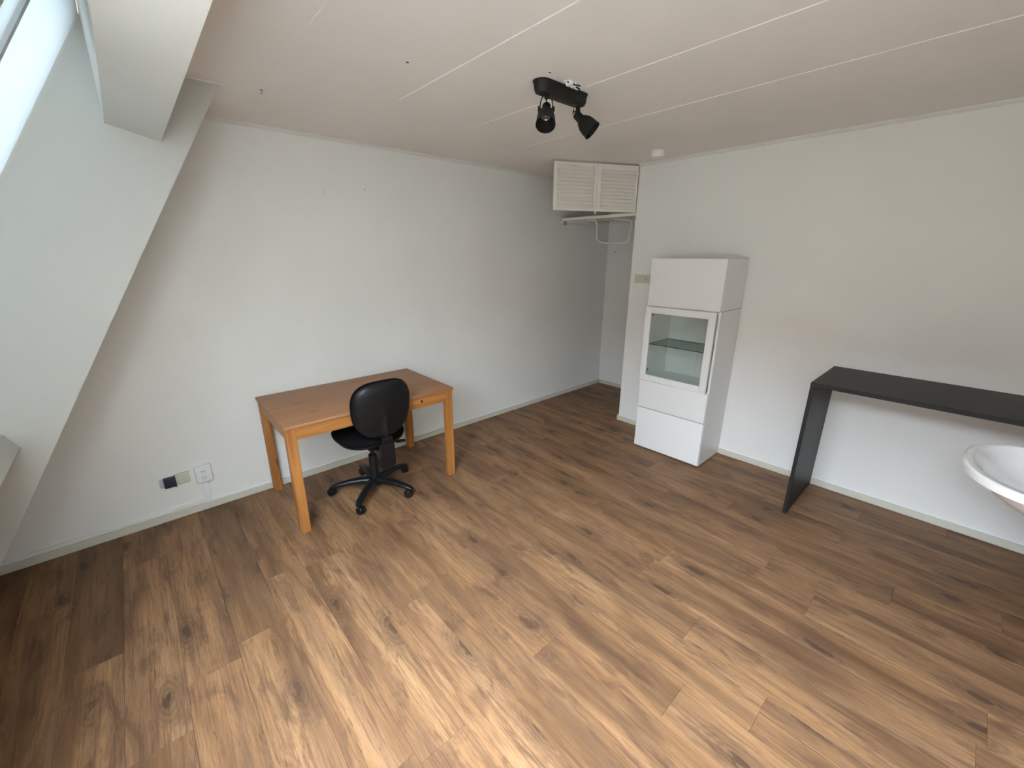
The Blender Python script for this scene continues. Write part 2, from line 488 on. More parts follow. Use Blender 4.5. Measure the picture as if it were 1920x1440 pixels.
# window in the recess: a clear part and two fields with a white blind down
for wi, (ya, yb) in enumerate(((-1.285, YN), (-1.47, -1.315), (YS, -2.05))):
    win = bpy.data.objects.new('window_%d' % (wi+1), None); COL.objects.link(win); win['kind'] = 'structure'
    bm = B(); prism(bm, [(xw(.99)-.02, .99), (xw(2.65)-.02, 2.65), (xw(2.65)-.026, 2.65), (xw(.99)-.026, .99)], ya, yb)
    obj('pane', bm, M['wglass'], win)
    if wi < 2:
        bm = B(); prism(bm, [(xw(.992), .992), (xw(2.65), 2.65), (xw(2.65)-.003, 2.65), (xw(.992)-.003, .992)], ya+.001, yb-.001)
        obj('blind', bm, M['blind'], win)
    bm = B(); prism(bm, [(xw(.99)-.01, .985), (xw(1.02)-.01, 1.015), (xw(1.02)-.05, 1.015), (xw(.99)-.05, .985)], ya, yb)
    obj('window_frame', bm, M['wpl'], win)
for k, (ya, yb, mt_) in enumerate(((-1.315, -1.285, 'mull'), (-2.08, -2.05, 'wpl'))):
    bm = B(); prism(bm, [(xw(.99)+.012, .99), (xw(2.655)+.012, 2.655), (xw(2.655)-.05, 2.655), (xw(.99)-.05, .99)], ya, yb)
    struct('trim_%d' % (4+k), bm, M[mt_])

bm = B(); prism(bm, [(xw(.985)+.012, .985), (xw(2.66)+.012, 2.66), (xo(2.66), 2.66), (xo(.985), .985)], -2.05, -1.47)  # unseen solid pier between panes, added to cut light on the left side
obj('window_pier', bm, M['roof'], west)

# ------------------------------------------------------------------ ceiling
bm = B(); box(bm, -3.345, XB+.12, SOUTH-.1, .1, H+.013, H+.05)
ceil = struct('ceiling', bm, M['ceil'])
JX = [-3.048, -2.436, -1.835, -1.226]
edges = [-3.345]+JX+[-.612, .0, XB]
for a, b_ in zip(edges, edges[1:]):
    g = .0003
    bm = B(); box(bm, a+(g if a > -3.3 else 0), b_-g, SOUTH, 0, H, H+.012)
    obj('ceiling_panel', bm, M['ceil'], ceil)
for jx, y1, wd in ((-2.436, -1.02, .006), (-1.835, -.9, .0055), (-1.226, -.75, .005)):
    bm = B(); prism(bm, [(jx-wd, H), (jx-wd*.5, H-.0025), (jx+wd*.5, H-.0025), (jx+wd, H)], SOUTH, y1)
    obj('joint_bead', bm, M['bead'], ceil)
bm = B(); prism(bm, [(-3.052, H), (-3.05, H-.002), (-3.046, H-.002), (-3.044, H)], -2.4, -1.5)
obj('joint_bead', bm, M['bead'], ceil)
# small marks on the ceiling
bm = B(); box(bm, -.004, .004, -.004, .004, -.002, 0); lathe(bm, [(.008, 0), (.007, -.004)], n=10)
tube(bm, [(0, 0, -.004), (.004, .003, -.012), (-.002, .006, -.018), (-.008, 0, -.014)], .0018, 6)
obj('screw_hook', bm, M['grey'], ceil, loc=(-3.025, -.683, H))
for px, py in ((-2.63, -1.45), (-2.095, -1.788)):
    bm = B(); lathe(bm, [(.006, 0), (.005, -.0012)], n=10); obj('screw_hole', bm, M['hole'], ceil, loc=(px, py, H))

# ------------------------------------------------------------------ trims and skirtings
def cove(name, p, along, a0, a1):
    """little quadrant with a sealant bead below; p = 2D profile"""
    bm = B(); prism(bm, p, a0, a1, axis=along); return struct(name, bm, M['cove'])
c = .016
cove('trim_1', [(0, H), (0, H-c), (-.004, H-c-.003), (-.008, H-c), (-c, H-.006), (-c-.003, H)][::-1] if 0 else [(-.0001, H), (-.0001, H-.020), (-.006, H-.018), (-.016, H-.008), (-.018, H)], 'x', xi(H)+.02, XB)
cove('trim_2', [(-.0001, H), (-.0001, H-.022), (-.006, H-.020), (-.018, H-.008), (-.020, H)], 'y', SOUTH, WE)
bm = B(); box(bm, -3.338, -3.165, YN-.010, YN-.0002, H-.010, H, bev=.002, seg=1); struct('trim_3', bm, M['cove'])
def skirt(name, x0, x1, y0, y1, nx, ny):
    bm = B(); box(bm, x0, x1, y0, y1, 0, .050, bev=.002, seg=1); o = struct(name, bm, M['skirt'])
    bm = B()
    t = .007
    if ny: box(bm, x0, x1, y1-t if ny < 0 else y0, y1 if ny < 0 else y0+t, .050, .056, bev=.002, seg=1)
    else: box(bm, x1-t if nx < 0 else x0, x1 if nx < 0 else x0+t, y0, y1, .050, .056, bev=.002, seg=1)
    obj('sealant_bead', bm, M['skirt_bead'], o)
    return o
skirt('baseboard_north', xi(0)+.03, XB, -.014, -.0002, 0, -1)
skirt('baseboard_east', -.014, -.0002, SOUTH+.001, WE+.012, -1, 0)
skirt('baseboard_alcove', XB-.012, XB-.0002, -2.0, -.015, -1, 0)
skirt('baseboard_south', -4.6, -.016, SOUTH+.0002, SOUTH+.014, 0, 1)

def wall_mark(name, parent, loc, ax, r=.005, mat='hole'):
    bm = B(); mtx = Matrix.Rotation(PI/2, 4, 'X') if ax == 'y' else Matrix.Rotation(-PI/2, 4, 'Y')
    lathe(bm, [(r, 0), (r*.8, .0015)], mtx, n=10); return obj(name, bm, M[mat], parent, loc=loc)
wn = bpy.data.objects['wall_north']
wall_mark('screw_hole', wn, (-2.527, -.0005, 2.151), 'y', .004, 'grey')
wall_mark('screw_hole', wn, (-2.218, -.0005, 2.197), 'y', .005, 'grey')
wa = bpy.data.objects['wall_alcove']
wall_mark('screw_hole', wa, (.9785, -.03, 1.852), 'x', .011)
wall_mark('screw_hole', wa, (.9785, -.121, 1.754), 'x', .007)

# ------------------------------------------------------------------ pine desk
def build_desk():
    L_, W_, Hh = 1.202, .742, .742
    t = thing('desk', 'brown-topped pine desk with orange-stained legs and apron against the left wall', 'desk', (-3.191, -.018, 0), R(-.502))
    bm = B(); box(bm, 0, L_, -W_, 0, Hh-.020, Hh, bev=.003); obj('tabletop', bm, M['top'], t, smooth=30)
    lg = .058; ins = .008
    for sx in (0, 1):
        for sy in (0, 1):
            x0 = ins if sx == 0 else L_-ins-lg
            y0 = -ins-lg if sy == 0 else -W_+ins
            bm = B(); c_ = .012
            # square leg with its inner corner chamfered
            xs_, ys_ = (x0, x0+lg), (y0, y0+lg)
            poly = [(xs_[0], ys_[0]), (xs_[1], ys_[0]), (xs_[1], ys_[1]), (xs_[0], ys_[1])]
            ci = {(0, 0): 1, (1, 0): 0, (0, 1): 2, (1, 1): 3}[(sx, sy)]
            out = []
            for i, p in enumerate(poly):
                if i != ci: out.append(p); continue
                a_, b_ = poly[i-1], poly[(i+1) % 4]
                for q in (a_, b_):
                    d = Vector((q[0]-p[0], q[1]-p[1])).normalized()*c_
                    out.append((p[0]+d.x, p[1]+d.y))
            prism(bm, out, .001, Hh-.0202, axis='z')
            vert = [e_ for e_ in bm.edges if abs(e_.verts[0].co.z-e_.verts[1].co.z) > .1]
            bmesh.ops.bevel(bm, geom=vert, offset=.003, segments=2, affect='EDGES')
            obj('leg', bm, M['pinez'], t, smooth=30)
    az0, az1 = Hh-.102, Hh-.0204
    i2 = ins+.006; th = .02
    bxo('apron', M['pine'], t, ins+lg+.0003, L_-ins-lg-.0003, -W_+i2, -W_+i2+th, az0, az1, bev=.0015)
    bxo('apron', M['pine'], t, ins+lg+.0003, L_-ins-lg-.0003, -i2-th, -i2, az0, az1, bev=.0015)
    bxo('apron', M['piney'], t, i2, i2+th, -W_+ins+lg+.0003, -ins-lg-.0003, az0, az1, bev=.0015)
    bxo('apron', M['piney'], t, L_-i2-th, L_-i2, -W_+ins+lg+.0003, -ins-lg-.0003, az0, az1, bev=.0015)
    # dark round knot on the front apron
    bm = B(); lathe(bm, [(.010, 0), (.009, .0008)], Matrix.Rotation(PI/2, 4, 'X'), n=14)
    k = obj('knot', bm, M['lampin'], t, loc=(.93, -W_+i2, Hh-.055)); k['label'] = 'dark round knot in the apron'
build_desk()

# ------------------------------------------------------------------ office chair
def soutline(w_, h_, n=56, e_top=2.6, e_bot=2.3, taper=.0):
    pts = []
    for i in range(n):
        a = 2*PI*i/n; ca, sa = math.cos(a), math.sin(a)
        e_ = e_top if sa > 0 else e_bot
        x_ = math.copysign(abs(ca)**(2/e_), ca)*w_/2
        y_ = math.copysign(abs(sa)**(2/e_), sa)*h_/2
        x_ *= 1-taper*(.5-y_/h_)
        pts.append((x_, y_))
    return pts

def build_chair():
    t = thing('office_chair', 'black swivel chair on five castors pushed up to the pine desk', 'chair', (-2.60, -.565, 0), R(-1))
    # local: +y = facing direction
    # star base
    rot0 = R(-4)
    bm = B(); lathe(bm, [(.030, .055), (.048, .065), (.050, .112), (.036, .1175)], n=32); obj('hub', bm, M['plastic'], t, smooth=40)
    leg_mesh = None; cast = None
    angs = [155, 224, 299, 15, 86]
    angs = [R(x_)-R(-1) for x_ in angs]
    for a in angs:
        bm = B(); rings = []
        for s, z_, hw, hh in ((.036, .088, .034, .030), (.10, .096, .030, .026), (.18, .096, .027, .021), (.25, .087, .025, .018), (.300, .078, .023, .016), (.322, .071, .015, .010)):
            ring = []
            for k in range(12):
                an = 2*PI*k/12
                cy, cz = math.cos(an), math.sin(an)
                ring.append((s, math.copysign(abs(cy)**.6, cy)*hw, z_+math.copysign(abs(cz)**.7, cz)*hh*(1 if cz > 0 else .8)))
            rings.append(ring)
        loft(bm, rings)
        lg = obj('leg', bm, M['plastic'], t, smooth=50); lg.rotation_euler.z = a
        # castor: housing hood + twin wheels + stem, trailing sideways a little
        ca = obj('castor', castor_bm('hood'), M['plastic'], lg, smooth=40, loc=(.303, 0, 0)); ca.rotation_euler.z = a*1.7+.8
    # column
    bm = B(); lathe(bm, [(.033, .1185), (.031, .30), (.026, .303)], n=28); obj('column_sleeve', bm, M['plastic'], t, smooth=40)
    bm = B(); lathe(bm, [(.016, .3035), (.016, .395)], n=24); obj('gas_column', bm, M['plastic'], t, smooth=40)
    # mechanism under the seat
    bm = B(); box(bm, -.075, .075, -.15, .09, .395, .432, bev=.012); obj('tilt_mechanism', bm, M['plastic'], t, smooth=40)
    # seat: lower shell and cushion
    def seat_pts(sc, z_, dy=0):
        out = []
        for x_, y_ in soutline(.50, .45, 64, 3.2, 2.7, taper=.10):
            out.append((x_*sc, y_*sc+dy+.015, z_-.012*max(0, (y_-.12)/.1)**2))
        return out
    bm = B(); loft(bm, [seat_pts(.80, .4325), seat_pts(.93, .438), seat_pts(.975, .450), seat_pts(.975, .458)])
    obj('seat_shell', bm, M['plastic'], t, smooth=40)
    bm = B(); loft(bm, [seat_pts(.97, .4585), seat_pts(1.0, .468), seat_pts(1.0, .485), seat_pts(.975, .500), seat_pts(.90, .508), seat_pts(.70, .508), seat_pts(.35, .504), seat_pts(.05, .503)])
    obj('seat', bm, M['fabric'], t, smooth=60)
    # back: curved cushion and shell, reclined a little
    bw, bh = .430, .412
    def back_pts(sc, d, ridge=0, zz=0):
        out = []
        for x_, z_ in soutline(bw, bh, 64, 2.9, 2.35, taper=.10):
            x_ *= sc; z_ *= sc
            curve = .5*x_*x_           # wraps round the sitter (towards +y)
            r_ = 0
            if ridge: r_ = -ridge*max(0, 1-abs(x_)/.035)*max(0, 1-(z_+bh/2)/(bh*.75))
            out.append((x_, d+curve+r_, z_+zz))
        return out
    BM = Matrix.Translation((-0.004, -.278, .732)) @ Matrix.Rotation(R(7), 4, 'X')
    def put(o): o.matrix_local = BM; return o
    bm = B(); loft(bm, [back_pts(.02, -.034, .010), back_pts(.2, -.034, .014), back_pts(.45, -.033, .022), back_pts(.7, -.031, .028), back_pts(.88, -.025, .026), back_pts(.965, -.012), back_pts(.985, .0), back_pts(.97, .004)])
    put(obj('back_shell', bm, M['shell'], t, smooth=50))
    bm = B(); loft(bm, [back_pts(.95, .0045), back_pts(1.0, .010), back_pts(1.005, .022), back_pts(.97, .038), back_pts(.85, .047), back_pts(.5, .044), back_pts(.1, .040)])
    put(obj('backrest', bm, M['fabric'], t, smooth=60))
    # flat bar and its cover behind the seat
    pts = [(0, -.10, .405), (0, -.20, .398), (0, -.272, .42), (0, -.282, .47), (0, -.280, .54)]
    P_ = fillet(pts, .04, 5)
    rings = []
    for i, p in enumerate(P_):
        tv = (P_[min(i+1, len(P_)-1)]-P_[max(i-1, 0)]).normalized()
        nv = Vector((1, 0, 0)).cross(tv)
        wv = .038
        rings.append([p+Vector((sx*wv, 0, 0))+nv*sn*.013 for sx, sn in ((-1, -1), (1, -1), (1, 1), (-1, 1))])
    bm = B(); loft(bm, rings); obj('back_bar', bm, M['plastic'], t, smooth=30)
    bm = B(); prism(bm, [(-.328, .508), (-.298, .508), (-.292, .40), (-.235, .385), (-.235, .335), (-.312, .325), (-.328, .345)], -.068, .034, axis='x'); bmesh.ops.bevel(bm, geom=list(bm.edges), offset=.006, segments=2, affect='EDGES')
    obj('bar_cover', bm, M['plastic'], t, smooth=40)
    bm = B(); tube(bm, [(.07, -.05, .415), (.12, -.07, .395), (.15, -.08, .385)], .006, 8); tube(bm, [(.145, -.079, .386), (.17, -.086, .384), (.215, -.10, .382), (.222, -.102, .382)], [.006, .013, .012, .006], 10)
    obj('lever', bm, M['plastic'], t, smooth=40)
    bm = B(); lathe(bm, [(.008, .012), (.022, .020), (.024, .045), (.014, .060)], Matrix.Translation((0, -.345, .50)) @ Matrix.Rotation(0, 4, 'X'), n=16)
    bm.free()

def castor_bm(kind):
    bm = B()
    for sy in (-1, 1):
        m_ = Matrix.Translation((.014, sy*.013, .0295)) @ Matrix.Rotation(PI/2, 4, 'X')
        lathe(bm, [(.010, -.009), (.026, -.009), (.029, -.006), (.029, .006), (.026, .009), (.010, .009)], m_, n=22)
    # hood
    rings = []
    for k in range(9):
        a = R(-10+k*22)
        rr = .034
        rings.append([(.014+rr*math.cos(a), y_, .0295+rr*math.sin(a)) for y_ in (-.006, .006)]+[(.014+(rr-.012)*math.cos(a), y_, .0295+(rr-.012)*math.sin(a)) for y_ in (.006, -.006)])
    loft(bm, rings)
    lathe(bm, [(.0105, .036), (.0105, .062)], n=14)
    return bm
build_chair()

# ------------------------------------------------------------------ white display cabinet
def build_cabinet():
    t = thing('display_cabinet', 'tall white cabinet with a glass door in the middle, against the right wall', 'cabinet', (-.013, -1.437, 0), R(.437))
    D, W_, T = .400, .600, .016
    F = -D                     # front plane of the carcase (local x)
    z0, zm, z1 = .008, 1.303, 1.692
    def carc(name, a, b_, parts):
        bm = B()
        box(bm, F, 0, -T, 0, a, b_, bev=.0008, seg=1)
        box(bm, F, 0, -W_, -W_+T, a, b_, bev=.0008, seg=1)
        box(bm, F, 0, -W_+T, -T, a, a+T)
        box(bm, F, 0, -W_+T, -T, b_-T, b_)
        for s in parts: box(bm, F+.004, -.012, -W_+T, -T, s, s+T)
        return obj(name, bm, M['white'], t)
    carc('lower_carcase', z0, zm-.0015, [.640])
    carc('upper_carcase', zm+.0015, z1, [])
    bxo('back_panel', M['white_in'], t, -.010, -.004, -W_+T, -T, .656, zm-.018)
    bxo('back_panel', M['white_in'], t, -.010, -.004, -W_+T, -T, zm+.018, z1-.017)
    bxo('back_panel', M['white_in'], t, -.010, -.004, -W_+T, -T, .026, .639)
    g = .0015; fd = .018
    def front(name, a, b_, lab=None):
        o = bxo(name, M['white'], t, F-.002-fd, F-.002, -W_+g, -g, a+g, b_-g, bev=.0012, smooth=30)
        if lab: o['label'] = lab
        return o
    front('drawer', .395, .648, 'narrow drawer front'); front('drawer', z0+.004, .392, 'deep bottom drawer front')
    front('door', zm+.001, z1-.001, 'plain top door')
    # framed glass door, hinged at the left and standing a finger ajar
    a, b_ = .651, 1.299
    fr = B(); rw = .054
    y0, y1 = -W_+.011, -g
    hx = F-.004
    pv = Vector((hx-.003, .009, 0))
    door = thing('door', '', '', (0, 0, 0)); del door['label']; del door['category']
    bpy.data.objects.remove(door)
    mt = Matrix.Translation(pv) @ Matrix.Rotation(R(-.9), 4, 'Z') @ Matrix.Translation((-hx, -.0, 0)) @ Matrix.Translation((0, 0, 0))
    def db(bm, *q, bev=0): box(bm, *q, bev=bev)
    X0, X1 = F-.004-fd, F-.004
    box(fr, X0, X1, y1-rw, y1, a, b_, bev=.001, mat=None)
    box(fr, X0, X1, y0, y0+rw, a, b_, bev=.001)
    box(fr, X0, X1, y0+rw, y1-rw, a, a+rw, bev=.001)
    box(fr, X0, X1, y0+rw, y1-rw, b_-rw, b_, bev=.001)
    dr = obj('door', fr, M['white'], t, smooth=30); dr.matrix_local = mt; dr['label'] = 'white framed glass door standing slightly ajar'
    bm = B(); box(bm, X0+.007, X0+.011, y0+rw, y1-rw, a+rw, b_-rw)
    obj('pane', bm, M['glass'], dr)
    # hinge inside upper left and lower left
    for hz in (1.225, .735):
        bxo('hinge', M['hole'], t, F+.004, F+.034, -T-.018, -T-.001, hz-.012, hz+.012, bev=.003)
    # glass shelf with green edge
    bm = B(); box(bm, F+.034, -.014, -W_+T+.002, -T-.002, .965, .970); gs = obj('glass_shelf', bm, M['gshelf'], t)
    bm = B(); box(bm, F+.031, F+.0338, -W_+T+.002, -T-.002, .9645, .9705); obj('shelf_edge', bm, M['gedge'], gs)
    bm = B(); box(bm, F+.034, -.016, -T-.0018, -T-.0006, .965, .970); obj('shelf_edge', bm, M['gedge'], gs)
    bm = B(); box(bm, -.0138, -.0125, -W_+T+.002, -T-.002, .965, .970); obj('shelf_edge', bm, M['gedge'], gs)
    for sx in (-.06, F+.06):
        for sy in (-T-.006, -W_+T+.006):
            bm = B(); lathe(bm, [(.004, .955), (.004, .9645)], Matrix.Translation((sx, sy, 0)), n=8); obj('shelf_pin', bm, M['grey'], t)
    for sx in (-.05, F+.04):
        for sy in (-.05, -W_+.05):
            bm = B(); lathe(bm, [(.018, .0005), (.016, z0)], Matrix.Translation((sx, sy, 0)), n=14); obj('foot', bm, M['plastic'], t)
build_cabinet()

# ------------------------------------------------------------------ black bar table along the right wall
def build_bar():
    t = thing('bar_table', 'black-brown open bar table of flat panels along the right wall', 'table', (-.016, -2.721, 0), 0)
    D, L_, Hh, T = .603, -SOUTH-2.721-.02, .951, .022
    bm = B(); box(bm, -D, 0, -L_, 0, Hh-.026, Hh, bev=.001, seg=1)
    o = obj('tabletop', bm, M['black'], t, mats=[M['blackedge']])
    for p in o.data.polygons:
        if abs(p.normal.z) < .5: p.material_index = 1
    for y1 in (0, -L_+T):
        bm = B(); box(bm, -D+.004, -.0005, y1-T, y1, .0008, Hh-.0262, bev=.001, seg=1)
        o = obj('side_panel', bm, M['black'], t, mats=[M['blackedge']])
        for p in o.data.polygons:
            if abs(p.normal.x) > .5: p.material_index = 1
    bm = B(); box(bm, -D+.075, -D+.090, -T-.018, -T-.0005, Hh-.044, Hh-.0265, bev=.001); obj('bracket', bm, M['grey'], t)
build_bar()

# ------------------------------------------------------------------ wash basin on the south wall
def build_basin():
    cx, cy, zt = -1.04, -3.70, .86
    t = thing('washbasin', 'white ceramic washbasin at the right edge, in front of the black bar table', 'washbasin', (cx, SOUTH, zt))
    back = .006
    def ring(a, b_, z_, dy=0, e_=2.25, n=72):
        out = []
        for i in range(n):
            an = 2*PI*i/n; ca, sa = math.cos(an), math.sin(an)
            x_ = math.copysign(abs(ca)**(2/e_), ca)*a
            y_ = math.copysign(abs(sa)**(2/e_), sa)*b_+dy+(cy-SOUTH)
            out.append((x_, max(y_, back), z_))
        return out
    A, Bb = .355, .285
    bm = B()
    rings = [ring(.05, .045, -.225, -.13), ring(.10, .08, -.222, -.12), ring(.16, .13, -.195, -.10), ring(.225, .185, -.150, -.065), ring(.285, .235, -.100, -.035), ring(.325, .262, -.062, -.015),
             ring(.340, .272, -.046, -.008), ring(.352, .282, -.034), ring(A, Bb, -.018), ring(A-.002, Bb-.002, -.006), ring(A-.010, Bb-.010, 0),
             ring(A-.036, Bb-.030, .000), ring(A-.040, Bb-.034, -.002), ring(A-.044, Bb-.039, -.012), ring(A-.062, Bb-.062, -.030), ring(A-.085, Bb-.085, -.075, .0), ring(A-.14, Bb-.125, -.115, -.01), ring(A-.22, Bb-.19, -.135, -.02), ring(.03, .03, -.142, -.03)]
    # inside of bowl leaves a tap ledge at the back
    for rg in range(11, len(rings)):
        rings[rg] = [(x_, max(y_, .085+.0*rg), z_) for x_, y_, z_ in rings[rg]]
    loft(bm, rings)
    obj('bowl', bm, M['ceramic'], t, smooth=30)
    bm = B(); lathe(bm, [(.022, -.1405), (.021, -.137), (.008, -.1385)], Matrix.Translation((0, cy-SOUTH-.03, 0)), n=20); obj('plug_hole', bm, M['chrome'], t, smooth=40)
    bm = B(); lathe(bm, [(.024, .0005), (.022, .012), (.017, .02), (.017, .085), (.010, .095)], Matrix.Translation((0, .045, 0)), n=20)
    tube(bm, fillet([(0, .045, .06), (0, .10, .085), (0, .155, .075), (0, .16, .055)], .03), .010, 12)
    tube(bm, [(0, .045, .09), (0, .03, .11), (0, .07, .125)], .006, 8)
    obj('tap', bm, M['chrome'], t, smooth=40)
    bm = B(); lathe(bm, [(.016, -.20), (.016, -.262), (.034, -.266), (.036, -.275), (.036, -.320), (.028, -.330)], Matrix.Translation((.0, .247, 0)), n=20)
    tube(bm, fillet([(0, .235, -.285), (0, .10, -.285), (0, .004, -.285)], .03), .014, 12)
    obj('drain_trap', bm, M['plastic'], t, smooth=40)
    # black supply hose and valve below
    bm = B(); tube(bm, fillet([(.19, .10, -.20), (.20, .20, -.36), (.20, .12, -.44), (.20, .004, -.44)], .05), .007, 8); obj('supply_hose', bm, M['plastic'], t, smooth=40)
build_basin()

# ------------------------------------------------------------------ louvred shutter, shelf and rail over the alcove
def build_shutter():
    hx, hy = .000, -.972
    ang = math.atan2(.372, -.752)      # direction from the hinge to the free edge
    t = thing('louvred_shutter', 'cream folding louvre shutter swung open under the ceiling above the alcove', 'shutter', (hx, hy, 0), ang)
    z0, z1 = 2.100, 2.496
    # local x runs from the hinge to the free edge; the camera looks at local +y or -y side
    xs0 = (.004, .420, .834)
    for k in range(2):
        a, b_ = xs0[k]+.001, xs0[k+1]-.001
        th = .020
        st = .036 if k == 0 else .024
        st2 = .040
        bm = B()
        L0, L1 = (a, a+.018), (b_-st2, b_)
        if k == 1: L0, L1 = (a, a+st2*.6), (b_-.030, b_)
        box(bm, L0[0], L0[1], -th/2, th/2, z0, z1, bev=.0012, seg=1)
        box(bm, L1[0], L1[1], -th/2, th/2, z0, z1, bev=.0012, seg=1)
        box(bm, L0[1], L1[0], -th/2+.001, th/2-.001, z0, z0+.020)
        top = .045 if k == 0 else .026
        box(bm, L0[1], L1[0], -th/2+.001, th/2-.001, z1-top, z1)
        f = obj('shutter_frame', bm, M['shut'], t)
        ns = 11
        zz0, zz1 = z0+.020, z1-top
        step = (zz1-zz0)/ns
        me = None
        for i in range(ns):
            if me is None:
                bm = B(); hw = (L1[0]-L0[1])/2-.0006
                box(bm, -hw, hw, -.0035, .0035, -step*.55, step*.55, bev=.0008, seg=1, mat=Matrix.Rotation(R(27)*SLAT, 4, 'X'))
                o = obj('slat', bm, M['shut'], f); me = o.data
            else:
                o = bpy.data.objects.new('slat', me); COL.objects.link(o); o.parent = f
            o.location = ((L0[1]+L1[0])/2, 0, zz0+step*(i+.5))
    bm = B(); box(bm, .412, .428, .0105, .014, z0-.022, z0+.055, bev=.001); obj('latch', bm, M['shut'], t)
    for hz in (z0+.06, z1-.06):
        bm = B(); lathe(bm, [(.004, hz-.02), (.004, hz+.02)], Matrix.Translation((.0, .0, 0)), n=8); obj('hinge', bm, M['shut'], t)
SLAT = 1
build_shutter()

t = thing('shelf', 'white painted shelf across the alcove below the louvre shutter', 'shelf', (0, 0, 2.09))
bm = B(); box(bm, .015, .50, WE+.002, -.06, -.010, .010, bev=.001, seg=1); obj('board', bm, M['shut'], t)
bm = B(); box(bm, .005, .015, -.979, -.06, -.016, .012, bev=.001, seg=1); obj('edge_strip', bm, M['shut'], t)
bm = B(); box(bm, .05, .49, -.12, -.0005, -.036, -.0105, bev=.001, seg=1); obj('batten', bm, M['shut'], t)
bm = B(); box(bm, .012, .048, -.10, -.07, -.060, -.0165, bev=.003, seg=1); obj('bracket', bm, M['grey'], t)

t = thing('hanging_rail', 'white bent-tube clothes rail hanging below the alcove shelf', 'rail', (.10, 0, 0))
bm = B()
tube(bm, fillet([(0, -.335, 2.0685), (0, -.462, 2.068), (.0, -.478, 1.852), (.02, -.60, 1.832), (.05, -.825, 1.834), (.07, -.835, 2.05), (.07, -.62, 2.0685)], .045, 7), .0078, 10)
obj('tube', bm, M['tube'], t, smooth=60)
for yy in (-.40, -.70):
    bm = B(); box(bm, -.012+(.07 if yy < -.5 else 0), .012+(.07 if yy < -.5 else 0), yy-.02, yy+.02, 2.0765, 2.0798); obj('mounting_plate', bm, M['tube'], t)

# ------------------------------------------------------------------ ceiling spotlight
def shade(parent, name, origin, axis, inside=True):
    """origin = pivot at the cap; axis = pointing direction"""
    q = Vector((0, 0, 1)).rotation_difference(Vector(axis).normalized()).to_matrix().to_4x4()
    mt = Matrix.Translation(origin) @ q
    bm = B()
    prof = [(.008, -.030), (.017, -.028), (.021, -.020), (.022, .010), (.028, .018), (.031, .022), (.040, .040), (.0445, .062), (.0475, .098), (.0485, .100),
            (.0465, .1005), (.043, .062), (.038, .041), (.027, .026), (.012, .022)]
    lathe(bm, prof, mt, n=36)
    o = obj(name, bm, M['lamp'], parent, smooth=35, mats=[M['lampin']])
    bm = B(); lathe(bm, [(.010, .024), (.022, .034), (.0245, .046), (.021, .047), (.018, .044), (.006, .047)], mt, n=24)
    obj('bulb', bm, M['bulb'], o, smooth=40)
    bm = B(); lathe(bm, [(.042, .0985), (.0455, .0995), (.0455, .1002)], mt, n=36, cap=False); bm.free()
    return mt
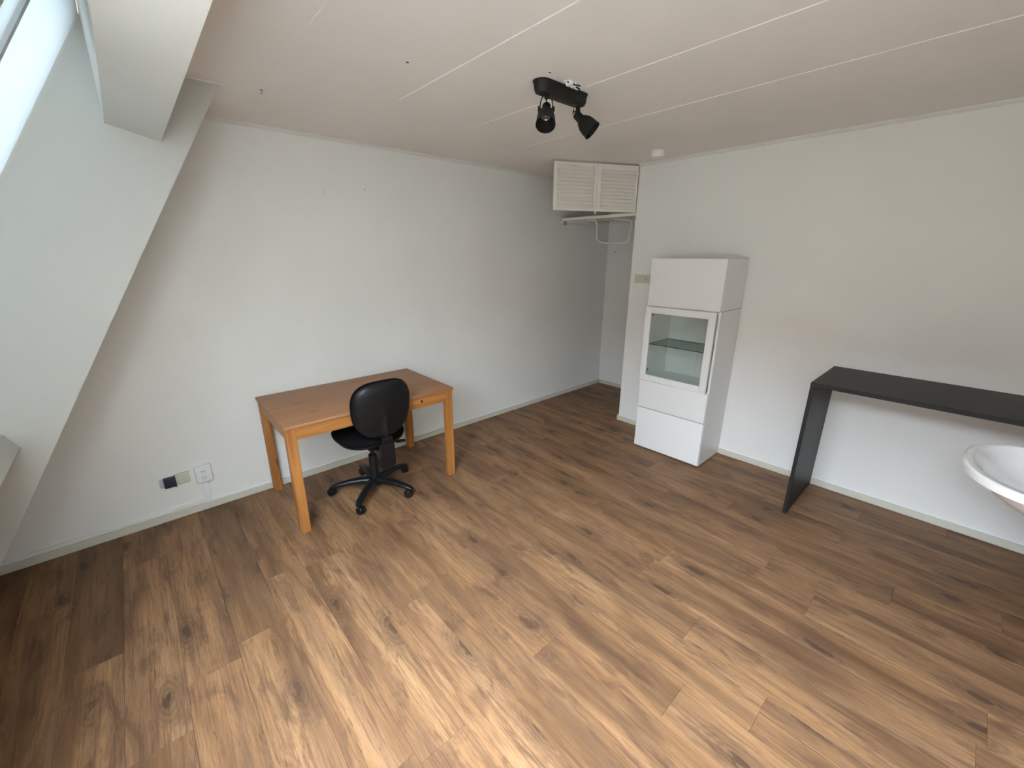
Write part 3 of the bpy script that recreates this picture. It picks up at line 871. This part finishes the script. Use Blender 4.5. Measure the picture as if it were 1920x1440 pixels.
def build_lamp():
    cx, cy = -1.915, -1.70
    t = thing('ceiling_spotlight', 'dark ceiling light bar with two bell-shaped spots', 'ceiling light', (cx, cy, H))
    bm = B()
    def ring(L_, W_, z_, n=12):
        out = []; r_ = W_/2
        for sx, a0 in ((1, -90), (-1, 90)):
            for k in range(n+1):
                a = R(a0+180*k/n)
                out.append((sx*(L_/2-r_)+r_*math.cos(a), r_*math.sin(a), z_))
        return out
    loft(bm, [ring(.368, .090, -.0005), ring(.368, .090, -.005), ring(.360, .084, -.007), ring(.350, .078, -.038), ring(.338, .066, -.050), ring(.318, .048, -.052)])
    obj('canopy', bm, M['lamp'], t, smooth=30)
    # left spot hangs from a yoke and points down towards the camera
    cdir = Vector((cam_o.location.x-cx, cam_o.location.y-cy, 0)).normalized()
    o1 = Vector((-.105, .0, -.112))
    ax1 = Vector((cdir.x*.58, cdir.y*.58, -.81))
    shade(t, 'lamp_shade', o1, ax1)
    side = Vector((-cdir.y, cdir.x, 0))
    bm = B(); rw = .030
    P_ = [o1+side*rw+Vector((0, 0, -.004)), o1+side*rw+Vector((0, 0, .030)), o1+side*.018+Vector((0, 0, .058)), o1+Vector((0, 0, .063)), o1-side*.018+Vector((0, 0, .058)), o1-side*rw+Vector((0, 0, .030)), o1-side*rw+Vector((0, 0, -.004))]
    tube(bm, fillet(P_, .012), .0028, 8)
    lathe(bm, [(.010, -.054), (.010, -.068)], Matrix.Translation((o1.x, o1.y, .0)), n=12)
    obj('yoke', bm, M['lampin'], t, smooth=40)
    for s in (-1, 1):
        m_ = Matrix.Translation(o1+side*s*(rw-.006)) @ Vector((0, 0, 1)).rotation_difference(side*s).to_matrix().to_4x4()
        bm = B(); lathe(bm, [(.005, -.006), (.005, .008), (.012, .009), (.012, .013)], m_, n=10); box(bm, -.003, .003, -.016, .016, .012, .017, mat=m_)
        obj('wing_nut', bm, M['lampin'], t)
    bm = B(); tube(bm, fillet([o1+Vector((0, 0, .055)), o1+cdir*.014+Vector((0, 0, .048)), o1+cdir*.004+Vector((0, 0, .036)), o1-cdir*.004+Vector((0, 0, .025))], .008), .0035, 6); obj('cable', bm, M['lampin'], t, smooth=40)
    # right spot on a stem, pointing to the right and down
    rgt = Vector((math.sin(yaw), -math.cos(yaw), 0)); 
    o2 = Vector((.130, -.004, -.098))
    ax2 = rgt*.70+Vector((0, 0, -.66))+cdir*.22
    shade(t, 'lamp_shade', o2+ax2.normalized()*.012, ax2)
    bm = B(); tube(bm, [(.130, -.004, -.0545), (.130, -.004, -.070), (.131, -.004, -.088)], [.010, .0125, .012], 12)
    tube(bm, [Vector((.131, -.004, -.084)), Vector((.128, -.004, -.098)), o2+ax2*.01], [.012, .014, .017], 12)
    obj('stem', bm, M['lamp'], t, smooth=40)
    m_ = Matrix.Translation(Vector((.131, -.004, -.078))-rgt*.012) @ Vector((0, 0, 1)).rotation_difference(-rgt).to_matrix().to_4x4()
    bm = B(); lathe(bm, [(.004, -.002), (.004, .012)], m_, n=10); box(bm, -.003, .003, -.013, .013, .010, .015, mat=m_); obj('wing_nut', bm, M['lampin'], t)
build_lamp()

t = thing('cable_connector', 'small white cable connector block on the ceiling behind the spotlight bar', 'connector', (-1.925, -1.790, H))
bm = B()
for k in range(3): box(bm, -.045+.032*k, -.021+.032*k, -.016, .016, -.022, -.0005, bev=.003, seg=1)
obj('terminal_block', bm, M['wpl'], t)
bm = B(); tube(bm, fillet([(-.05, .0, -.010), (-.02, -.018, -.020), (.02, -.02, -.014), (.05, -.004, -.012)], .012), .003, 6); tube(bm, [(.0, -.014, -.022), (.03, -.010, -.026), (.044, .002, -.018)], .004, 6)
obj('wire', bm, M['lampin'], t, smooth=40)
bm = B(); box(bm, -.055, .085, -.006, .022, -.006, -.0005, bev=.002, seg=1); obj('cable_stub', bm, M['wpl'], t)

t = thing('smoke_detector', 'small round white smoke detector on the ceiling near the right wall', 'detector', (-.36, -1.36, H))
bm = B(); lathe(bm, [(.048, -.0065), (.050, -.020), (.049, -.040), (.043, -.050), (.012, -.052)], n=32); obj('housing', bm, M['wpl'], t, smooth=40)
bm = B(); lathe(bm, [(.050, -.0003), (.050, -.006)], n=32); obj('mounting_plate', bm, M['wpl'], t, smooth=40)

# ------------------------------------------------------------------ sockets and switches
def faceplate(t, mat, x0, x1, z0, z1, d, bev=.003):
    bm = B(); box(bm, x0, x1, -d, -.0005, z0, z1, bev=bev); return obj('plate', bm, mat, t, smooth=30)
def rotx(): return Matrix.Rotation(PI/2, 4, 'X')
def socket_well(t, cx, cz, y_, mat, r=.019):
    bm = B(); lathe(bm, [(r, -.0005), (r, .002), (r-.004, .002), (r-.005, -.0003)], Matrix.Translation((cx, y_, cz)) @ rotx(), n=26, cap=True)
    o = obj('socket_well', bm, mat, t, smooth=40)
    for s in (-1, 1):
        bm = B(); lathe(bm, [(.003, 0), (.003, .0028)], Matrix.Translation((cx+s*.008, y_, cz)) @ rotx(), n=10); obj('pin_hole', bm, M['hole'], o)
    for s in (-1, 1):
        bm = B(); box(bm, cx-.002, cx+.002, y_-.0026, y_, cz+s*(r-.005)-.002, cz+s*(r-.005)+.002); obj('earth_clip', bm, M['grey'], o)

t = thing('wall_socket', 'white surface-mounted double socket low on the left wall with conduit below', 'socket', (-3.577, 0, 0))
bm = B(); box(bm, -.046, .046, -.034, -.0005, .215, .337, bev=.006); obj('housing', bm, M['wpl'], t, smooth=30)
bm = B(); box(bm, -.037, .037, -.038, -.0343, .224, .328, bev=.003); obj('plate', bm, M['wpl'], t, smooth=30)
socket_well(t, -.002, .300, -.0385, M['wpl']); socket_well(t, -.002, .254, -.0385, M['wpl'])
bm = B(); box(bm, -.018, .014, -.015, -.0005, .0575, .2147, bev=.002); obj('conduit', bm, M['wpl'], t, smooth=30)

t = thing('cable_trunking', 'thin white cable trunking on top of the skirting left of the socket', 'trunking', (-3.60, 0, 0))
bm = B(); box(bm, -.86, -.0, -.012, -.0005, .0565, .078, bev=.002); obj('channel', bm, M['wall'], t, smooth=30)

t = thing('telephone_socket', 'ivory socket plate with a dark blue open half and loose wires', 'socket', (-3.73, 0, 0))
bm = B(); box(bm, .002, .076, -.012, -.0005, .240, .318, bev=.003); obj('plate', bm, M['bpl'], t, smooth=30)
bm = B(); box(bm, -.062, -.001, -.022, -.0005, .238, .310, bev=.004); box(bm, -.055, -.008, -.030, -.022, .262, .300, bev=.002); box(bm, -.004, .001, -.024, -.001, .236, .315)
obj('open_module', bm, M['blue'], t, smooth=30)
bm = B()
random.seed(3)
for k in range(5):
    z_ = .25+.013*k
    tube(bm, [(-.060, -.010, z_), (-.070, -.018, z_+.006), (-.076-.006*(k % 2), -.010, z_-.004), (-.084, -.004, z_+.002)], .0016, 5)
obj('loose_wires', bm, M['grey'], t, smooth=40)
bm = B(); box(bm, -.080, -.062, -.003, -.0005, .245, .310, bev=.001, seg=1); obj('plaster_patch', bm, M['wpl'], t)

t = thing('switch_and_socket', 'ivory light switch and socket plate beside the white cabinet', 'switch', (0, -1.115, 1.496), -PI/2)
bm = B(); box(bm, -.080, .080, -.010, -.0005, -.040, .040, bev=.003); obj('plate', bm, M['bpl'], t, smooth=30)
bm = B(); box(bm, -.066, -.016, -.014, -.0102, -.026, .026, bev=.002); obj('rocker', bm, M['bpl'], t, smooth=30)
socket_well(t, .040, 0, -.0105, M['bpl'], r=.021)
